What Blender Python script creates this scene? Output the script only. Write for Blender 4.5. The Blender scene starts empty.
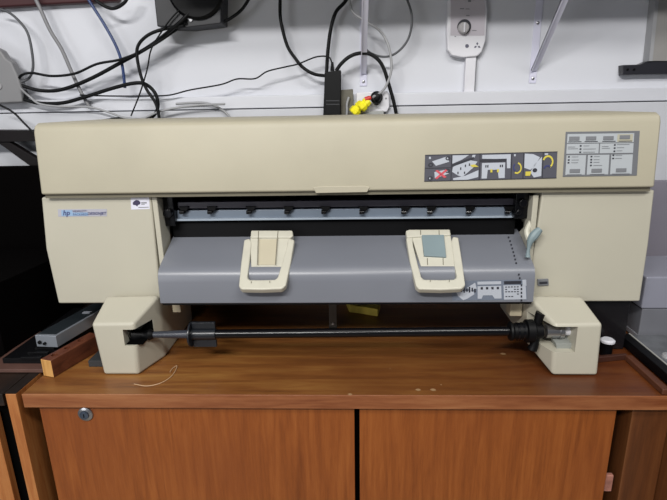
import bpy, bmesh, math, random
from mathutils import Vector, Matrix
random.seed(4)
SC = bpy.context.scene
COL = SC.collection
# ------------------------------------------------------------------ camera
F = 500.0
PITCH, YAW, ROLL = [math.radians(a) for a in (16.17, 2.26, -1.07)]
CAM = Vector((.03, -1.0, 1.338))
fwd = Vector((-math.sin(YAW)*math.cos(PITCH), math.cos(YAW)*math.cos(PITCH), -math.sin(PITCH)))
r0 = Vector((math.cos(YAW), math.sin(YAW), 0)); u0 = r0.cross(fwd)
c_, s_ = math.cos(ROLL), math.sin(ROLL)
RT = c_*r0 + s_*u0; UP = -s_*r0 + c_*u0
cd = bpy.data.cameras.new('camera'); cam = bpy.data.objects.new('camera', cd); COL.objects.link(cam)
cd.sensor_width = 36; cd.sensor_fit = 'HORIZONTAL'; cd.lens = F/667*36; cd.clip_start = .01
M3 = Matrix((RT, UP, -fwd)).transposed()
cam.matrix_world = Matrix.Translation(CAM) @ M3.to_4x4()
SC.camera = cam

def U(px, py, X=None, Y=None, Z=None, P=None):
    """real-world point seen at a photo position, on a known real plane"""
    d = fwd + (px-333.5)/F*RT - (py-250)/F*UP
    if P is not None:
        t = (P[0]-CAM).dot(P[1]) / d.dot(P[1])
    elif X is not None: t = (X-CAM.x)/d.x
    elif Y is not None: t = (Y-CAM.y)/d.y
    else: t = (Z-CAM.z)/d.z
    return CAM + d*t
def plane_yz(y0, z0, y1, z1):
    """plane parallel to X through two (y,z) points, normal to the viewer"""
    d = Vector((0, y1-y0, z1-z0)).normalized()
    n = Vector((1, 0, 0)).cross(d)
    if n.y > 0: n = -n
    return (Vector((0, y0, z0)), n)

# ------------------------------------------------------------------ materials
MATS = {}
def rgb(h):
    c = [int(h[i:i+2], 16)/255 for i in (0, 2, 4)]
    return tuple(x/12.92 if x <= .04045 else ((x+.055)/1.055)**2.4 for x in c) + (1,)
def mat(name, col, rough=.5, metal=0., noise=.06, scale=8., bump=0., bscale=200., alpha=1., spec=.5, trans=0.):
    if name in MATS: return MATS[name]
    m = bpy.data.materials.new(name); m.use_nodes = True; nt = m.node_tree; b = nt.nodes['Principled BSDF']
    N, L = nt.nodes.new, nt.links.new
    col = rgb(col) if isinstance(col, str) else col
    tc = N('ShaderNodeTexCoord'); ns = N('ShaderNodeTexNoise'); ns.inputs['Scale'].default_value = scale; ns.inputs['Detail'].default_value = 5
    L(tc.outputs['Object'], ns.inputs['Vector'])
    rp = N('ShaderNodeValToRGB'); rp.color_ramp.elements[0].position = .3; rp.color_ramp.elements[1].position = .7
    rp.color_ramp.elements[0].color = tuple(max(0, c*(1-noise)) for c in col[:3]) + (1,)
    rp.color_ramp.elements[1].color = tuple(min(1, c*(1+noise)) for c in col[:3]) + (1,)
    L(ns.outputs['Fac'], rp.inputs['Fac']); L(rp.outputs['Color'], b.inputs['Base Color'])
    b.inputs['Roughness'].default_value = rough; b.inputs['Metallic'].default_value = metal
    b.inputs['Specular IOR Level'].default_value = spec
    b.inputs['Alpha'].default_value = alpha; b.inputs['Transmission Weight'].default_value = trans
    if bump:
        n2 = N('ShaderNodeTexNoise'); n2.inputs['Scale'].default_value = bscale
        bp = N('ShaderNodeBump'); bp.inputs['Strength'].default_value = bump; bp.inputs['Distance'].default_value = .001
        L(tc.outputs['Object'], n2.inputs['Vector']); L(n2.outputs['Fac'], bp.inputs['Height']); L(bp.outputs['Normal'], b.inputs['Normal'])
    MATS[name] = m; return m
def wood(name, dark, mid, light, axis='X', rough=.35, scale=1., stain=None, grad=None):
    """axis: direction of the grain"""
    m = bpy.data.materials.new(name); m.use_nodes = True; nt = m.node_tree; b = nt.nodes['Principled BSDF']
    N, L = nt.nodes.new, nt.links.new
    tc = N('ShaderNodeTexCoord'); mp = N('ShaderNodeMapping')
    s = {'X': (1.2, 14, 14), 'Y': (14, 1.2, 14), 'Z': (16, 16, 1.0)}[axis]
    mp.inputs['Scale'].default_value = tuple(v*scale for v in s)
    L(tc.outputs['Object'], mp.inputs['Vector'])
    n1 = N('ShaderNodeTexNoise'); n1.inputs['Scale'].default_value = 2.2; n1.inputs['Detail'].default_value = 7; n1.inputs['Distortion'].default_value = .6
    n2 = N('ShaderNodeTexNoise'); n2.inputs['Scale'].default_value = 16; n2.inputs['Detail'].default_value = 3
    L(mp.outputs['Vector'], n1.inputs['Vector']); L(mp.outputs['Vector'], n2.inputs['Vector'])
    rp = N('ShaderNodeValToRGB'); e = rp.color_ramp.elements
    e[0].position = .28; e[0].color = rgb(dark); e[1].position = .74; e[1].color = rgb(light)
    x = e.new(.5); x.color = rgb(mid)
    mx = N('ShaderNodeMath'); mx.operation = 'MULTIPLY_ADD'; mx.inputs[1].default_value = .25; L(n2.outputs['Fac'], mx.inputs[0])
    ad = N('ShaderNodeMath'); ad.operation = 'MULTIPLY'; ad.inputs[1].default_value = .78; L(n1.outputs['Fac'], ad.inputs[0]); L(ad.outputs[0], mx.inputs[2])
    L(mx.outputs[0], rp.inputs['Fac'])
    out = rp.outputs['Color']
    if stain:      # broad blotches of another tint
        n3 = N('ShaderNodeTexNoise'); n3.inputs['Scale'].default_value = 3.0; n3.inputs['Detail'].default_value = 4; L(tc.outputs['Object'], n3.inputs['Vector'])
        r3 = N('ShaderNodeValToRGB'); r3.color_ramp.elements[0].position = .42; r3.color_ramp.elements[1].position = .68; L(n3.outputs['Fac'], r3.inputs['Fac'])
        mm = N('ShaderNodeMix'); mm.data_type = 'RGBA'; mm.inputs['B'].default_value = rgb(stain)
        sc = N('ShaderNodeMath'); sc.operation = 'MULTIPLY'; sc.inputs[1].default_value = .55; L(r3.outputs['Color'], sc.inputs[0])
        L(sc.outputs[0], mm.inputs['Factor']); L(out, mm.inputs['A']); out = mm.outputs['Result']
    if grad:       # one end of the board is darker and redder
        sp = N('ShaderNodeSeparateXYZ'); L(tc.outputs['Object'], sp.inputs[0])
        mr = N('ShaderNodeMapRange'); mr.inputs['From Min'].default_value = .15; mr.inputs['From Max'].default_value = .5; mr.inputs['To Max'].default_value = .75; L(sp.outputs['X'], mr.inputs['Value'])
        mg = N('ShaderNodeMix'); mg.data_type = 'RGBA'; mg.blend_type = 'MULTIPLY'; mg.inputs['B'].default_value = rgb(grad); L(mr.outputs[0], mg.inputs['Factor']); L(out, mg.inputs['A']); out = mg.outputs['Result']
    L(out, b.inputs['Base Color'])
    b.inputs['Roughness'].default_value = rough
    bp = N('ShaderNodeBump'); bp.inputs['Strength'].default_value = .12; bp.inputs['Distance'].default_value = .001
    L(n2.outputs['Fac'], bp.inputs['Height']); L(bp.outputs['Normal'], b.inputs['Normal'])
    MATS[name] = m; return m

CREAM = mat('cream_plastic', 'B6B2A2', .45, noise=.035, scale=5, bump=.15, bscale=900)
CREAM2 = mat('yellowed_plastic', 'BDB39A', .45, noise=.04, scale=14)
CREAM3 = mat('pale_clip_plastic', 'C2BFB0', .42, noise=.04, scale=30)
GROOVE = mat('groove', '6F6A5A', .7)
BLACK = mat('black_plastic', '08080A', .5, noise=.2, spec=.2)
BLACKG = mat('black_gloss', '0A0A0D', .22, noise=.2, spec=.35)
VOID = mat('dark_interior', '040404', .9, spec=.05)
TRAY = mat('grey_tray_plastic', '74777F', .33, noise=.05, scale=4)
BAR = mat('dark_grey_bar', '47454F', .4)
PLATEN = mat('platen_blue_grey', '76818F', .35, noise=.08)
EDGEBL = mat('pale_edge', '9BA6B2', .3)
BLUEG = mat('blue_grey_lever', '7A8A8E', .5, noise=.08)
LBLG = mat('label_grey', '4B4B54', .5)
LBLW = mat('label_white', 'AEB3BC', .5, noise=.05)
LBLM = mat('panel_silver', 'A9AEB2', .45, noise=.03)
LBLD = mat('label_dark', '2B2C34', .5)
LBLB = mat('button_grey', '74767A', .45)
YEL = mat('print_yellow', 'C3B548', .5)
RED = mat('print_red', 'C4505A', .5)
NAVY = mat('print_navy', '353A6B', .5)
SKY = mat('print_skyblue', '8AA6C4', .5)
WHITE = mat('white_plastic', 'D6D6DC', .4, noise=.03)
WALL = mat('wall_paint', 'CCCED5', .75, noise=.03, scale=3, bump=.2, bscale=60)
TRUNK = mat('trunking_white', 'CDCFD6', .45, noise=.03)
BRKT = mat('bracket_white', 'CFCFE0', .35, noise=.04)
STEEL = mat('steel', 'A8A8AA', .28, metal=.9)
CBLK = mat('cable_black', '0B0C0E', .5, spec=.2)
CNAVY = mat('cable_navy', '1E3566', .4)
CGREY = mat('cable_grey', '77777A', .5)
CLGT = mat('cable_light', '97989B', .5)
CDGR = mat('cable_dark_grey', '4A4C50', .5)
YCON = mat('connector_yellow', 'F0E628', .4, noise=.1, scale=60)
YPAD = mat('pad_yellow', 'C9B24A', .8, noise=.12, scale=40)
RCON = mat('connector_red', 'C2352B', .4)
GREYD = mat('device_grey', '7E7E80', .55)
ALU = mat('aluminium', '9AA0A8', .35, metal=.5, noise=.1)
MAROON = mat('maroon', '3A1216', .6)
BIN = mat('bin_grey_plastic', '888995', .3, noise=.06)
SHELFG = mat('shelf_grey', '8C8A88', .6)
TOPW = wood('worktop_wood', '5A3519', '7E4F26', '966A36', 'X', .4, 1.5, stain='5E3418', grad='A87460')
EDGEW = wood('edge_wood', '6E3A1E', '8A5432', '9E6A44', 'X', .4, 1.6)
DOORW = wood('door_wood', '70380F', '8A4A1A', '9C5A26', 'Z', .45, 2.2, stain='7A3E18')
SIDEW = wood('side_wood', '43230C', '5B3215', '6E4220', 'Z', .5)
DARKW = wood('shaded_board', '0C0705', '1A100A', '2A190E', 'Y', .5)  # brown board; darkness of the left corner is put into its colour
LFTW = wood('orange_board', '8A4A1E', 'A86A38', 'B87F4A', 'Z', .5, 2)
BLKW = wood('block_wood', '3C1D10', '5C3120', '6E3F28', 'Y', .45, 2)
BLKEND = wood('block_end', 'A8763E', 'C79656', 'D8AA6A', 'Z', .5, 3)

# ------------------------------------------------------------------ object helpers
def tag(o, label=None, cat=None, group=None, kind=None):
    if label: o['label'] = label
    if cat: o['category'] = cat
    if group: o['group'] = group
    if kind: o['kind'] = kind
    return o
def empty(name, loc):
    o = bpy.data.objects.new(name, None); COL.objects.link(o); o.location = loc; o.empty_display_size = .05; return o
def wloc(o):
    v = Vector((0, 0, 0))
    while o is not None: v += Vector(o.location); o = o.parent
    return v
def obj(name, bm, m, parent=None, bevel=0, seg=2, smooth=False, angle=35, blim=30):
    me = bpy.data.meshes.new(name)
    off = wloc(parent)
    if parent is None:      # origin at the base of the thing
        xs = [v.co for v in bm.verts]
        off = Vector((sum(v.x for v in xs)/len(xs), sum(v.y for v in xs)/len(xs), min(v.z for v in xs)))
    bmesh.ops.translate(bm, verts=bm.verts, vec=-off)
    bmesh.ops.recalc_face_normals(bm, faces=bm.faces)
    for f in bm.faces: f.smooth = bool(bevel) or smooth
    bm.to_mesh(me); bm.free()
    o = bpy.data.objects.new(name, me); COL.objects.link(o)
    for x in (m if isinstance(m, (list, tuple)) else [m]): me.materials.append(x)
    if parent is not None: o.parent = parent
    else: o.location = off
    if bevel:
        b = o.modifiers.new('bevel', 'BEVEL'); b.width = bevel; b.segments = seg; b.limit_method = 'ANGLE'; b.angle_limit = math.radians(blim); b.harden_normals = True
    elif smooth:
        try: me.set_sharp_from_angle(angle=math.radians(angle))
        except Exception: pass
    return o
def box(bm, x0, x1, y0, y1, z0, z1):
    vs = [bm.verts.new((x, y, z)) for x in (x0, x1) for y in (y0, y1) for z in (z0, z1)]
    for q in ((0,1,3,2), (4,6,7,5), (0,4,5,1), (2,3,7,6), (0,2,6,4), (1,5,7,3)): bm.faces.new([vs[i] for i in q])
    return vs
def prism(bm, pts, vec, mi=0):
    vec = Vector(vec); pts = [Vector(p) for p in pts]
    a = [bm.verts.new(p) for p in pts]; b = [bm.verts.new(p+vec) for p in pts]; n = len(pts)
    fs = [bm.faces.new(a), bm.faces.new(list(reversed(b)))]
    for i in range(n): fs.append(bm.faces.new((a[i], b[i], b[(i+1) % n], a[(i+1) % n])))
    for f in fs: f.material_index = mi
    return a, b
def loft(bm, rings, cap=True):
    R = [[bm.verts.new(p) for p in r] for r in rings]; n = len(R[0])
    for a, b in zip(R, R[1:]):
        for i in range(n): bm.faces.new((a[i], a[(i+1) % n], b[(i+1) % n], b[i]))
    if cap: bm.faces.new(list(reversed(R[0]))); bm.faces.new(R[-1])
def xprism(bm, yz, x0, x1): return prism(bm, [(x0, y, z) for y, z in yz], (x1-x0, 0, 0))
def cyl(bm, a, b, r0, r1=None, n=20, cap=True):
    a, b = Vector(a), Vector(b); r1 = r0 if r1 is None else r1
    d = (b-a).normalized(); u = d.orthogonal().normalized(); v = d.cross(u)
    loft(bm, [[p + (u*math.cos(t*2*math.pi/n) + v*math.sin(t*2*math.pi/n))*r for t in range(n)] for p, r in ((a, r0), (b, r1))], cap)
def lathe(bm, a, axis, prof, n=24):
    a = Vector(a); d = Vector(axis).normalized(); u = d.orthogonal().normalized(); v = d.cross(u)
    loft(bm, [[a + d*h + (u*math.cos(t*2*math.pi/n) + v*math.sin(t*2*math.pi/n))*r for t in range(n)] for h, r in prof])
def spline(pts, k=8):
    pts = [Vector(p) for p in pts]; out = []
    P = [2*pts[0]-pts[1]] + pts + [2*pts[-1]-pts[-2]]
    for i in range(1, len(P)-2):
        a, b, c, d = P[i-1:i+3]
        for j in range(k):
            t = j/k
            out.append(.5*((2*b) + (c-a)*t + (2*a-5*b+4*c-d)*t*t + (3*b-a-3*c+d)*t**3))
    out.append(pts[-1]); return out
def tube(bm, pts, r, n=8, k=8):
    pts = spline(pts, k) if k > 1 else [Vector(p) for p in pts]
    d = (pts[1]-pts[0]).normalized(); u = d.orthogonal().normalized(); rings = []
    for i, p in enumerate(pts):
        q = (pts[min(i+1, len(pts)-1)]-pts[max(i-1, 0)])
        if q.length > 1e-9: d = q.normalized()
        u = (u - d*u.dot(d)).normalized(); v = d.cross(u)
        rr = r(i/(len(pts)-1)) if callable(r) else r
        rings.append([p + (u*math.cos(t*2*math.pi/n)+v*math.sin(t*2*math.pi/n))*rr for t in range(n)])
    loft(bm, rings)
NB = bmesh.new
def B(*a):
    bm = bmesh.new(); box(bm, *a); return bm
def cut(o, bm_cut):
    me = bpy.data.meshes.new('c'); off = wloc(o); bmesh.ops.translate(bm_cut, verts=bm_cut.verts, vec=-off)
    bmesh.ops.recalc_face_normals(bm_cut, faces=bm_cut.faces); bm_cut.to_mesh(me); bm_cut.free()
    c = bpy.data.objects.new('c', me); COL.objects.link(c); c.location = off
    md = o.modifiers.new('b', 'BOOLEAN'); md.operation = 'DIFFERENCE'; md.object = c; md.solver = 'EXACT'
    bpy.context.view_layer.update()
    dg = bpy.context.evaluated_depsgraph_get()
    nm = bpy.data.meshes.new_from_object(o.evaluated_get(dg)); o.modifiers.clear()
    nm.name = o.data.name; o.data = nm
    bpy.data.objects.remove(c)
def decal(bm, pix, plane, lift=.0006, mi=0):
    """thin printed patch lying on a plane, outline read off the photograph"""
    n = plane[1]
    a = [bm.verts.new(U(x, y, P=plane) + n*lift) for x, y in pix]
    f = bm.faces.new(a); f.material_index = mi
def rect(x0, y0, x1, y1): return [(x0, y0), (x1, y0), (x1, y1), (x0, y1)]
class Panel:
    """a quad printed face: u,v in 0..1 from top-left"""
    def __init__(s, tl, tr, br, bl, plane):
        s.c = [U(*p, P=plane) for p in (tl, tr, br, bl)]; s.n = plane[1]
    def p(s, u, v, lift=0):
        a, b, c, d = s.c
        return a.lerp(b, u).lerp(d.lerp(c, u), v) + s.n*lift
    def r(s, bm, u0, v0, u1, v1, lift=.0013, mi=0):
        s.poly(bm, [(u0, v0), (u1, v0), (u1, v1), (u0, v1)], lift, mi)
    def poly(s, bm, uv, lift=.0013, mi=0):
        f = bm.faces.new([bm.verts.new(s.p(u, v, lift)) for u, v in uv]); f.material_index = mi
    def slab(s, bm, u0, v0, u1, v1, t=.001, base=0):
        prism(bm, [s.p(*q, base) for q in ((u0, v0), (u1, v0), (u1, v1), (u0, v1))], s.n*t)
    def arc(s, bm, cu, cv, ru, rv, a0, a1, w=.35, lift=.0008, mi=0, k=10):
        A = [math.radians(a0+(a1-a0)*i/k) for i in range(k+1)]
        for i in range(k):
            q = [(cu+ru*m*math.cos(t), cv+rv*m*math.sin(t)) for t, m in ((A[i], 1), (A[i+1], 1), (A[i+1], 1-w), (A[i], 1-w))]
            s.poly(bm, q, lift, mi)
def text(name, body, origin, xdir, n, size, m, parent, shear=0, bold=0):
    cu = bpy.data.curves.new(name, 'FONT'); cu.body = body; cu.size = size; cu.shear = shear; cu.offset = bold; cu.extrude = .0001; cu.fill_mode = 'BOTH'
    cu.resolution_u = 2
    t = bpy.data.objects.new('tmp', cu); COL.objects.link(t); bpy.context.view_layer.update()
    me = bpy.data.meshes.new_from_object(t.evaluated_get(bpy.context.evaluated_depsgraph_get())); bpy.data.objects.remove(t)
    x = Vector(xdir).normalized(); n = Vector(n).normalized(); y = n.cross(x)
    R = Matrix((x, y, n)).transposed().to_4x4(); R.translation = Vector(origin) - wloc(parent)
    me.transform(R); me.materials.clear(); me.materials.append(m)
    o = bpy.data.objects.new(name, me); COL.objects.link(o); o.parent = parent; me.name = name
    return o

# ================================================================== SETTING
WY = .50
tag(obj('wall_back', B(-1.6, 1.5, WY, WY+.08, 0, 2.6), WALL), 'pale grey painted wall behind the printer', kind='structure')
tag(obj('floor', B(-1.6, 1.5, -3.2, WY, -.04, 0), mat('floor_tile', '8C8478', .5, noise=.1)), 'plain grey floor', kind='structure')
# cable trunking along the wall
tz0, tz1 = U(400, 105.5, Y=.47).z, U(400, 93, Y=.47).z
def trz(x): return 0
bm = B(-1.45, 1.45, .468, WY, tz0, tz1)
tag(obj('trim_1', bm, TRUNK, bevel=.002), 'white horizontal trunking on the back wall', kind='structure')
bm = B(-1.45, 1.45, .463, WY, tz0-.36, tz0-.0028)
tag(obj('trim_2', bm, mat('skirting_paint', 'C4C6CC', .6), bevel=.002), 'white wall ledge below the trunking', kind='structure')

# ================================================================== PRINTER
PR = tag(empty('wide_format_printer', (0, .15, .8)), 'long cream wide-format printer with a grey paper tray resting on the wooden cabinet', 'printer')
XL, XR = -.611, .6255
FP = plane_yz(0, 1.1705, .014, 1.306)      # tilted front of the cover
bm = NB()
xprism(bm, [(0, 1.1705), (.012, 1.296), (.017, 1.308), (.030, 1.3135), (.33, 1.3135), (.345, 1.30), (.345, 1.1705)], XL, XR)
cover = obj('top_cover', bm, mat('dimmed_cover_plastic', 'A8A28E', .5, noise=.05, scale=6, bump=.2, bscale=700), PR, bevel=.005, seg=3)  # cover's cream darkened in colour to mimic dimmer light on it
# faint seam low on the cover and the central finger tab
bm = NB(); xprism(bm, [(.0085, 1.1620), (.0085, 1.1702), (.34, 1.1702), (.34, 1.1620)], XL+.004, XR-.004)
obj('cover_seam', bm, GROOVE, PR)
bm = NB(); prism(bm, [U(x, y, Y=-.001) for x, y in ((313, 188), (319, 186.6), (364, 186.0), (370, 187.2), (367, 192.2), (316, 193.2))], (0, .01, 0))
obj('finger_tab', bm, mat('tab_plastic', 'B0AA97', .45), PR, bevel=.001)
bm = NB()
for x in (.0,): cyl(bm, U(652, 129.5, P=FP), U(652, 129.5, P=FP)+FP[1]*.0004, .0016)
obj('indicator_dot', bm, GROOVE, PR)

PY = .019       # front of the side panels
def front_poly(pts, y=PY): return [U(px, py, Y=y) for px, py in pts]
# left side panel
zt = 1.1625
zb = U(100, 303.5, Y=PY).z
bm = NB()
lx = -.6125
prism(bm, [(U(40.8, 196, Y=PY).x, PY, zt), (U(151, 196, Y=PY).x, PY, zt), (U(161, 303, Y=PY).x, PY, zb), (U(58.3, 303.5, Y=PY).x, PY, zb), (U(46, 250, Y=PY).x, PY, 1.05)], (0, .31, 0))
obj('side_panel', bm, CREAM, PR, bevel=.004, seg=3)
# right side panel with its lower step
bm = NB()
prism(bm, [(.4155, PY, zt), (U(654.8, 190, Y=PY).x, PY, zt), (U(648.5, 245, Y=PY).x, PY, 1.05), (U(640, 302, Y=PY).x, PY, zb), (.400, PY, zb), (.402, PY, .9975), (.409, PY, .9985)], (0, .31, 0))
obj('side_panel', bm, CREAM, PR, bevel=.004, seg=3)
# small socket on the right panel
bm = NB(); prism(bm, [U(x, y, Y=PY-.0035) for x, y in ((537.5, 279.5), (548.5, 279), (549, 285.5), (538, 286))], (0, .004, 0))
sk = obj('card_slot', bm, LBLB, PR, bevel=.0008)
bm = NB(); prism(bm, [U(x, y, Y=PY-.0042) for x, y in ((539.5, 282), (547.5, 281.6), (547.5, 283.8), (539.5, 284.2))], (0, .002, 0))
obj('slot_opening', bm, LBLD, sk)
# body behind : black inner box
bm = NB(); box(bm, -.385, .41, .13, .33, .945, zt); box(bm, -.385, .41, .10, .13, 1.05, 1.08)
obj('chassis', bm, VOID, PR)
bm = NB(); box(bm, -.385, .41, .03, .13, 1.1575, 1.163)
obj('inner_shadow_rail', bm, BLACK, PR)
# inner cheeks
bm = NB(); prism(bm, [(-.389, .02, 1.16), (-.389, .055, 1.15), (-.389, .06, 1.10), (-.389, .075, 1.085), (-.389, .06, .96), (-.389, .02, .945)], (.0115, 0, 0))
obj('inner_cheek', bm, CREAM, PR, bevel=.002)
bm = NB(); prism(bm, [(.3985, .02, 1.155), (.3985, .045, 1.15), (.3985, .06, 1.08), (.3985, .09, 1.06), (.3985, .06, .96), (.3985, .02, .945)], (.0115, 0, 0))
obj('inner_cheek', bm, CREAM, PR, bevel=.002)
# media bars
def hstrip(name, ya, yb, Y, x0, x1, m, depth=.02, bevel=.0015, parent=PR):
    z1 = U(330, ya, Y=Y).z; z0 = U(330, yb, Y=Y).z
    return obj(name, B(x0, x1, Y, Y+depth, z0, z1), m, parent, bevel=bevel)
hstrip('media_bar', 200.5, 207, .062, -.350, .385, BAR)
pl = hstrip('platen', 209.0, 219.0, .066, -.355, .382, PLATEN, .03)
hstrip('platen_lip', 217.6, 219.6, .060, -.36, .378, EDGEBL, .006, .0006)
hstrip('lower_black_bar', 221, 236.5, .075, -.372, .385, BLACK, .02)
xs = [183, 211, 250, 288, 325, 363, 405, 431, 470, 509]
for x in xs:
    c = U(x, 210.5, Y=.054)
    bm = NB(); z = c.z
    prism(bm, [(c.x-.010, .056, z+.008), (c.x+.012, .056, z+.008), (c.x+.009, .056, z+.001), (c.x+.004, .056, z-.003), (c.x+.001, .056, z-.009), (c.x-.005, .056, z-.009), (c.x-.006, .056, z-.001)], (0, .008, 0))
    w = obj('pinch_holder', bm, BLACK, PR, bevel=.001)
    bm = NB(); cyl(bm, (c.x-.008, .055, z-.004), (c.x+.002, .055, z-.004), .0045, n=12)
    obj('pinch_wheel', bm, BLACKG, w)
# carriage / gear block at the right end
bm = NB(); box(bm, .372, .40, .045, .12, 1.10, 1.157); cyl(bm, (.386, .046, 1.135), (.386, .036, 1.135), .009); cyl(bm, (.378, .046, 1.115), (.378, .038, 1.115), .006)
obj('carriage_block', bm, BLACKG, PR, bevel=.002)
bm = NB(); box(bm, -.378, -.355, .05, .12, 1.09, 1.157); cyl(bm, (-.367, .05, 1.12), (-.367, .04, 1.12), .01)
obj('carriage_block', bm, BLACKG, PR, bevel=.002)
# blue-grey lever at the right
pts = [U(540, 229, Y=-.002), U(534.5, 235, Y=-.004), U(530.5, 241, Y=-.006), U(528.5, 249, Y=-.008), U(527.8, 257, Y=-.010)]
bm = NB(); tube(bm, pts, lambda t: .0065+.003*math.sin(t*6), 10)
lv = obj('release_lever', bm, BLUEG, PR, smooth=True)
bm = NB(); tube(bm, [U(531, 222, Y=.03), U(527, 231, Y=.02), U(529, 240, Y=.01)], .006, 10)
obj('lever_arm', bm, CREAM3, lv, smooth=True)
# grey output tray
bm = NB()
prof = [(.11, 1.067), (.075, 1.0585), (.0, 1.0275), (-.018, 1.0200), (-.028, 1.0135), (-.033, 1.003), (-.035, .99), (-.036, .945), (-.030, .941), (.02, .941), (.03, .96), (.11, 1.03)]
xprism(bm, prof, -.3735, .3975)
tray = obj('output_tray', bm, TRAY, PR, smooth=True, angle=50)
hs = obj('tray_underside_lip', B(-.372, .397, -.030, .03, .938, .941), BLACK, PR)
TF = plane_yz(-.036, .945, -.035, .99)     # front of the tray
TT = plane_yz(.075, 1.0585, .0, 1.0275)      # sloping top
bm = NB()
for i in range(13):
    t = i/12; x = 508.5+(520.5-508.5)*t**.85; y = 238+ (282-238)*t
    P = TT if y < 264 else TF
    if 264 < y < 274: continue
    decal(bm, rect(x-.8, y-1.2, x+.8, y+.6), P, .0008)
for i in range(5): decal(bm, rect(520.4, 284+i*3.7, 522, 286.2+i*3.7), TF, .0016)
obj('sight_marks', bm, LBLD, PR)
# tray label
TL = Panel((450, 281), (526, 279.5), (527, 299.5), (450, 300.5), TF)
bm = NB(); TL.slab(bm, 0.03, 0, 1, 1, .0008)
tl = obj('tray_label', bm, mat('tray_label_grey', '6C7482', .45), PR)
bm = NB()
TL.r(bm, .36, .05, .67, .20, .0012); TL.poly(bm, [(.36, .28), (.67, .28), (.67, .92), (.58, .92), (.55, .75), (.43, .75), (.41, .92), (.36, .92)], .0012)
TL.r(bm, .70, .26, .99, .98, .0012); TL.r(bm, .95, 0, 1, .3, .0012)
TL.poly(bm, [(.08, .55), (.30, .5), (.32, .68), (.22, .92), (.17, .98), (.10, .75)], .0012)
TL.poly(bm, [(.22, .35), (.33, .1), (.35, .4), (.27, .5)], .0012)
obj('white_artwork', bm, LBLW, tl)
bm = NB()
for i in range(4): TL.r(bm, .40+.07*i, .33, .43+.07*i, .45, .0015)
for j in range(5):
    for i in range(5):
        if random.random() < .8: TL.r(bm, .72+.038*i, .32+.12*j, .745+.038*i, .37+.12*j, .0015)
TL.r(bm, .71, .05, .93, .2, .0015)
for q in range(6): TL.r(bm, .14+.035*q, .30+.05*(q % 3), .16+.035*q, .55+.04*(q % 2), .0015)
obj('dark_artwork', bm, LBLD, tl)

# clips standing on the tray
CP = plane_yz(.050, 1.077, -.066, .988)
def clip(ring_o, ring_i, plate, head, left=True):
    n = CP[1]
    bm = NB()
    # ring: quads between outer and inner outlines (same count), thick
    O = [U(*p, P=CP) for p in ring_o]; I = [U(*p, P=CP) for p in ring_i]; k = len(O)
    t = n*.016
    A = [bm.verts.new(p) for p in O]; Bv = [bm.verts.new(p) for p in I]
    A2 = [bm.verts.new(p-t) for p in O]; B2 = [bm.verts.new(p-t) for p in I]
    for i in range(k-1):
        j = i+1
        bm.faces.new((A[i], A[j], Bv[j], Bv[i])); bm.faces.new((A2[i], B2[i], B2[j], A2[j]))
        bm.faces.new((A[i], A2[i], A2[j], A[j])); bm.faces.new((Bv[i], Bv[j], B2[j], B2[i]))
    bm.faces.new((A[0], Bv[0], B2[0], A2[0])); bm.faces.new((A[-1], A2[-1], B2[-1], Bv[-1]))
    r = obj('paper_stop', bm, CREAM3, PR, bevel=.0035, seg=3)
    bm = NB(); prism(bm, [U(*p, P=CP)-n*.002 for p in plate], -n*.014)
    obj('centre_plate', bm, CREAM3, r, bevel=.0015)
    bm = NB(); prism(bm, [U(*p, P=CP)+n*.002 for p in head], -n*.016)
    obj('hinge_head', bm, CREAM3, r, bevel=.003)
    return r
c1 = clip([(249.5, 238), (244, 239.5), (241, 262), (238.6, 286), (241, 289), (262, 289.4), (282, 288.6), (286, 285), (291, 262), (294.6, 239.5), (288.5, 237.5)],
          [(251.5, 242), (251.3, 246), (249.0, 266), (247.5, 277), (249.5, 279.4), (262, 279.6), (275, 279.2), (277.5, 277), (281, 266), (286.4, 247), (287, 242)],
          [(250, 235), (291, 235), (285.5, 266), (251, 266)], [(251, 230.6), (292.5, 230.6), (293.5, 236), (291, 238), (250.5, 238)])
bm = NB()
for x0, x1 in ((258.5, 257.5), (278, 275.5)): decal(bm, [(x0-.4, 231), (x0+.4, 231), (x1+.4, 265), (x1-.4, 265)], (CP[0]+CP[1]*.0025, CP[1]), 0)
decal(bm, rect(251, 281.0, 251.6, 283), (CP[0]+CP[1]*.002, CP[1]), 0); decal(bm, rect(269.5, 280.6, 270, 283), (CP[0]+CP[1]*.002, CP[1]), 0)
obj('moulding_lines', bm, GROOVE, c1)
bm = NB(); prism(bm, [U(*p, P=CP)-CP[1]*.0018 for p in ((259, 239), (276.8, 239), (275, 264.5), (258, 264.5))], CP[1]*.001)
obj('yellowed_patch', bm, mat('patch_plastic', 'BDB59E', .45), c1)
c2 = clip([(413, 236.5), (406, 237.5), (410, 262), (416, 286), (419, 289), (441, 289.6), (462, 288.6), (465.6, 285), (462.5, 262), (458.5, 237), (453, 236)],
          [(413, 241), (413.5, 246), (418.5, 266), (421.4, 276.5), (424, 279), (440, 279.4), (454, 279), (456.8, 276.5), (454.5, 266), (452, 246), (451.5, 241)],
          [(411.5, 235), (451, 235), (455, 265.5), (421, 265.5)], [(405.6, 231), (409, 229.8), (450, 229.6), (451, 235.5), (411, 237.5), (406.6, 238)])
bm = NB()
for x0, x1 in ((420.5, 427.3), (439, 443)):
    decal(bm, [(x0-.4, 230.2), (x0+.4, 230.2), (x0+.6, 234.8), (x0-.2, 234.8)], (CP[0]+CP[1]*.0026, CP[1]), 0)
    decal(bm, [(x1-.4, 258), (x1+.4, 258), (x1+.7, 265), (x1-.1, 265)], (CP[0]-CP[1]*.0016, CP[1]), 0)
decal(bm, rect(430, 279.8, 430.6, 282), (CP[0]+CP[1]*.002, CP[1]), 0); decal(bm, rect(449, 279.6, 449.6, 282), (CP[0]+CP[1]*.002, CP[1]), 0)
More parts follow.
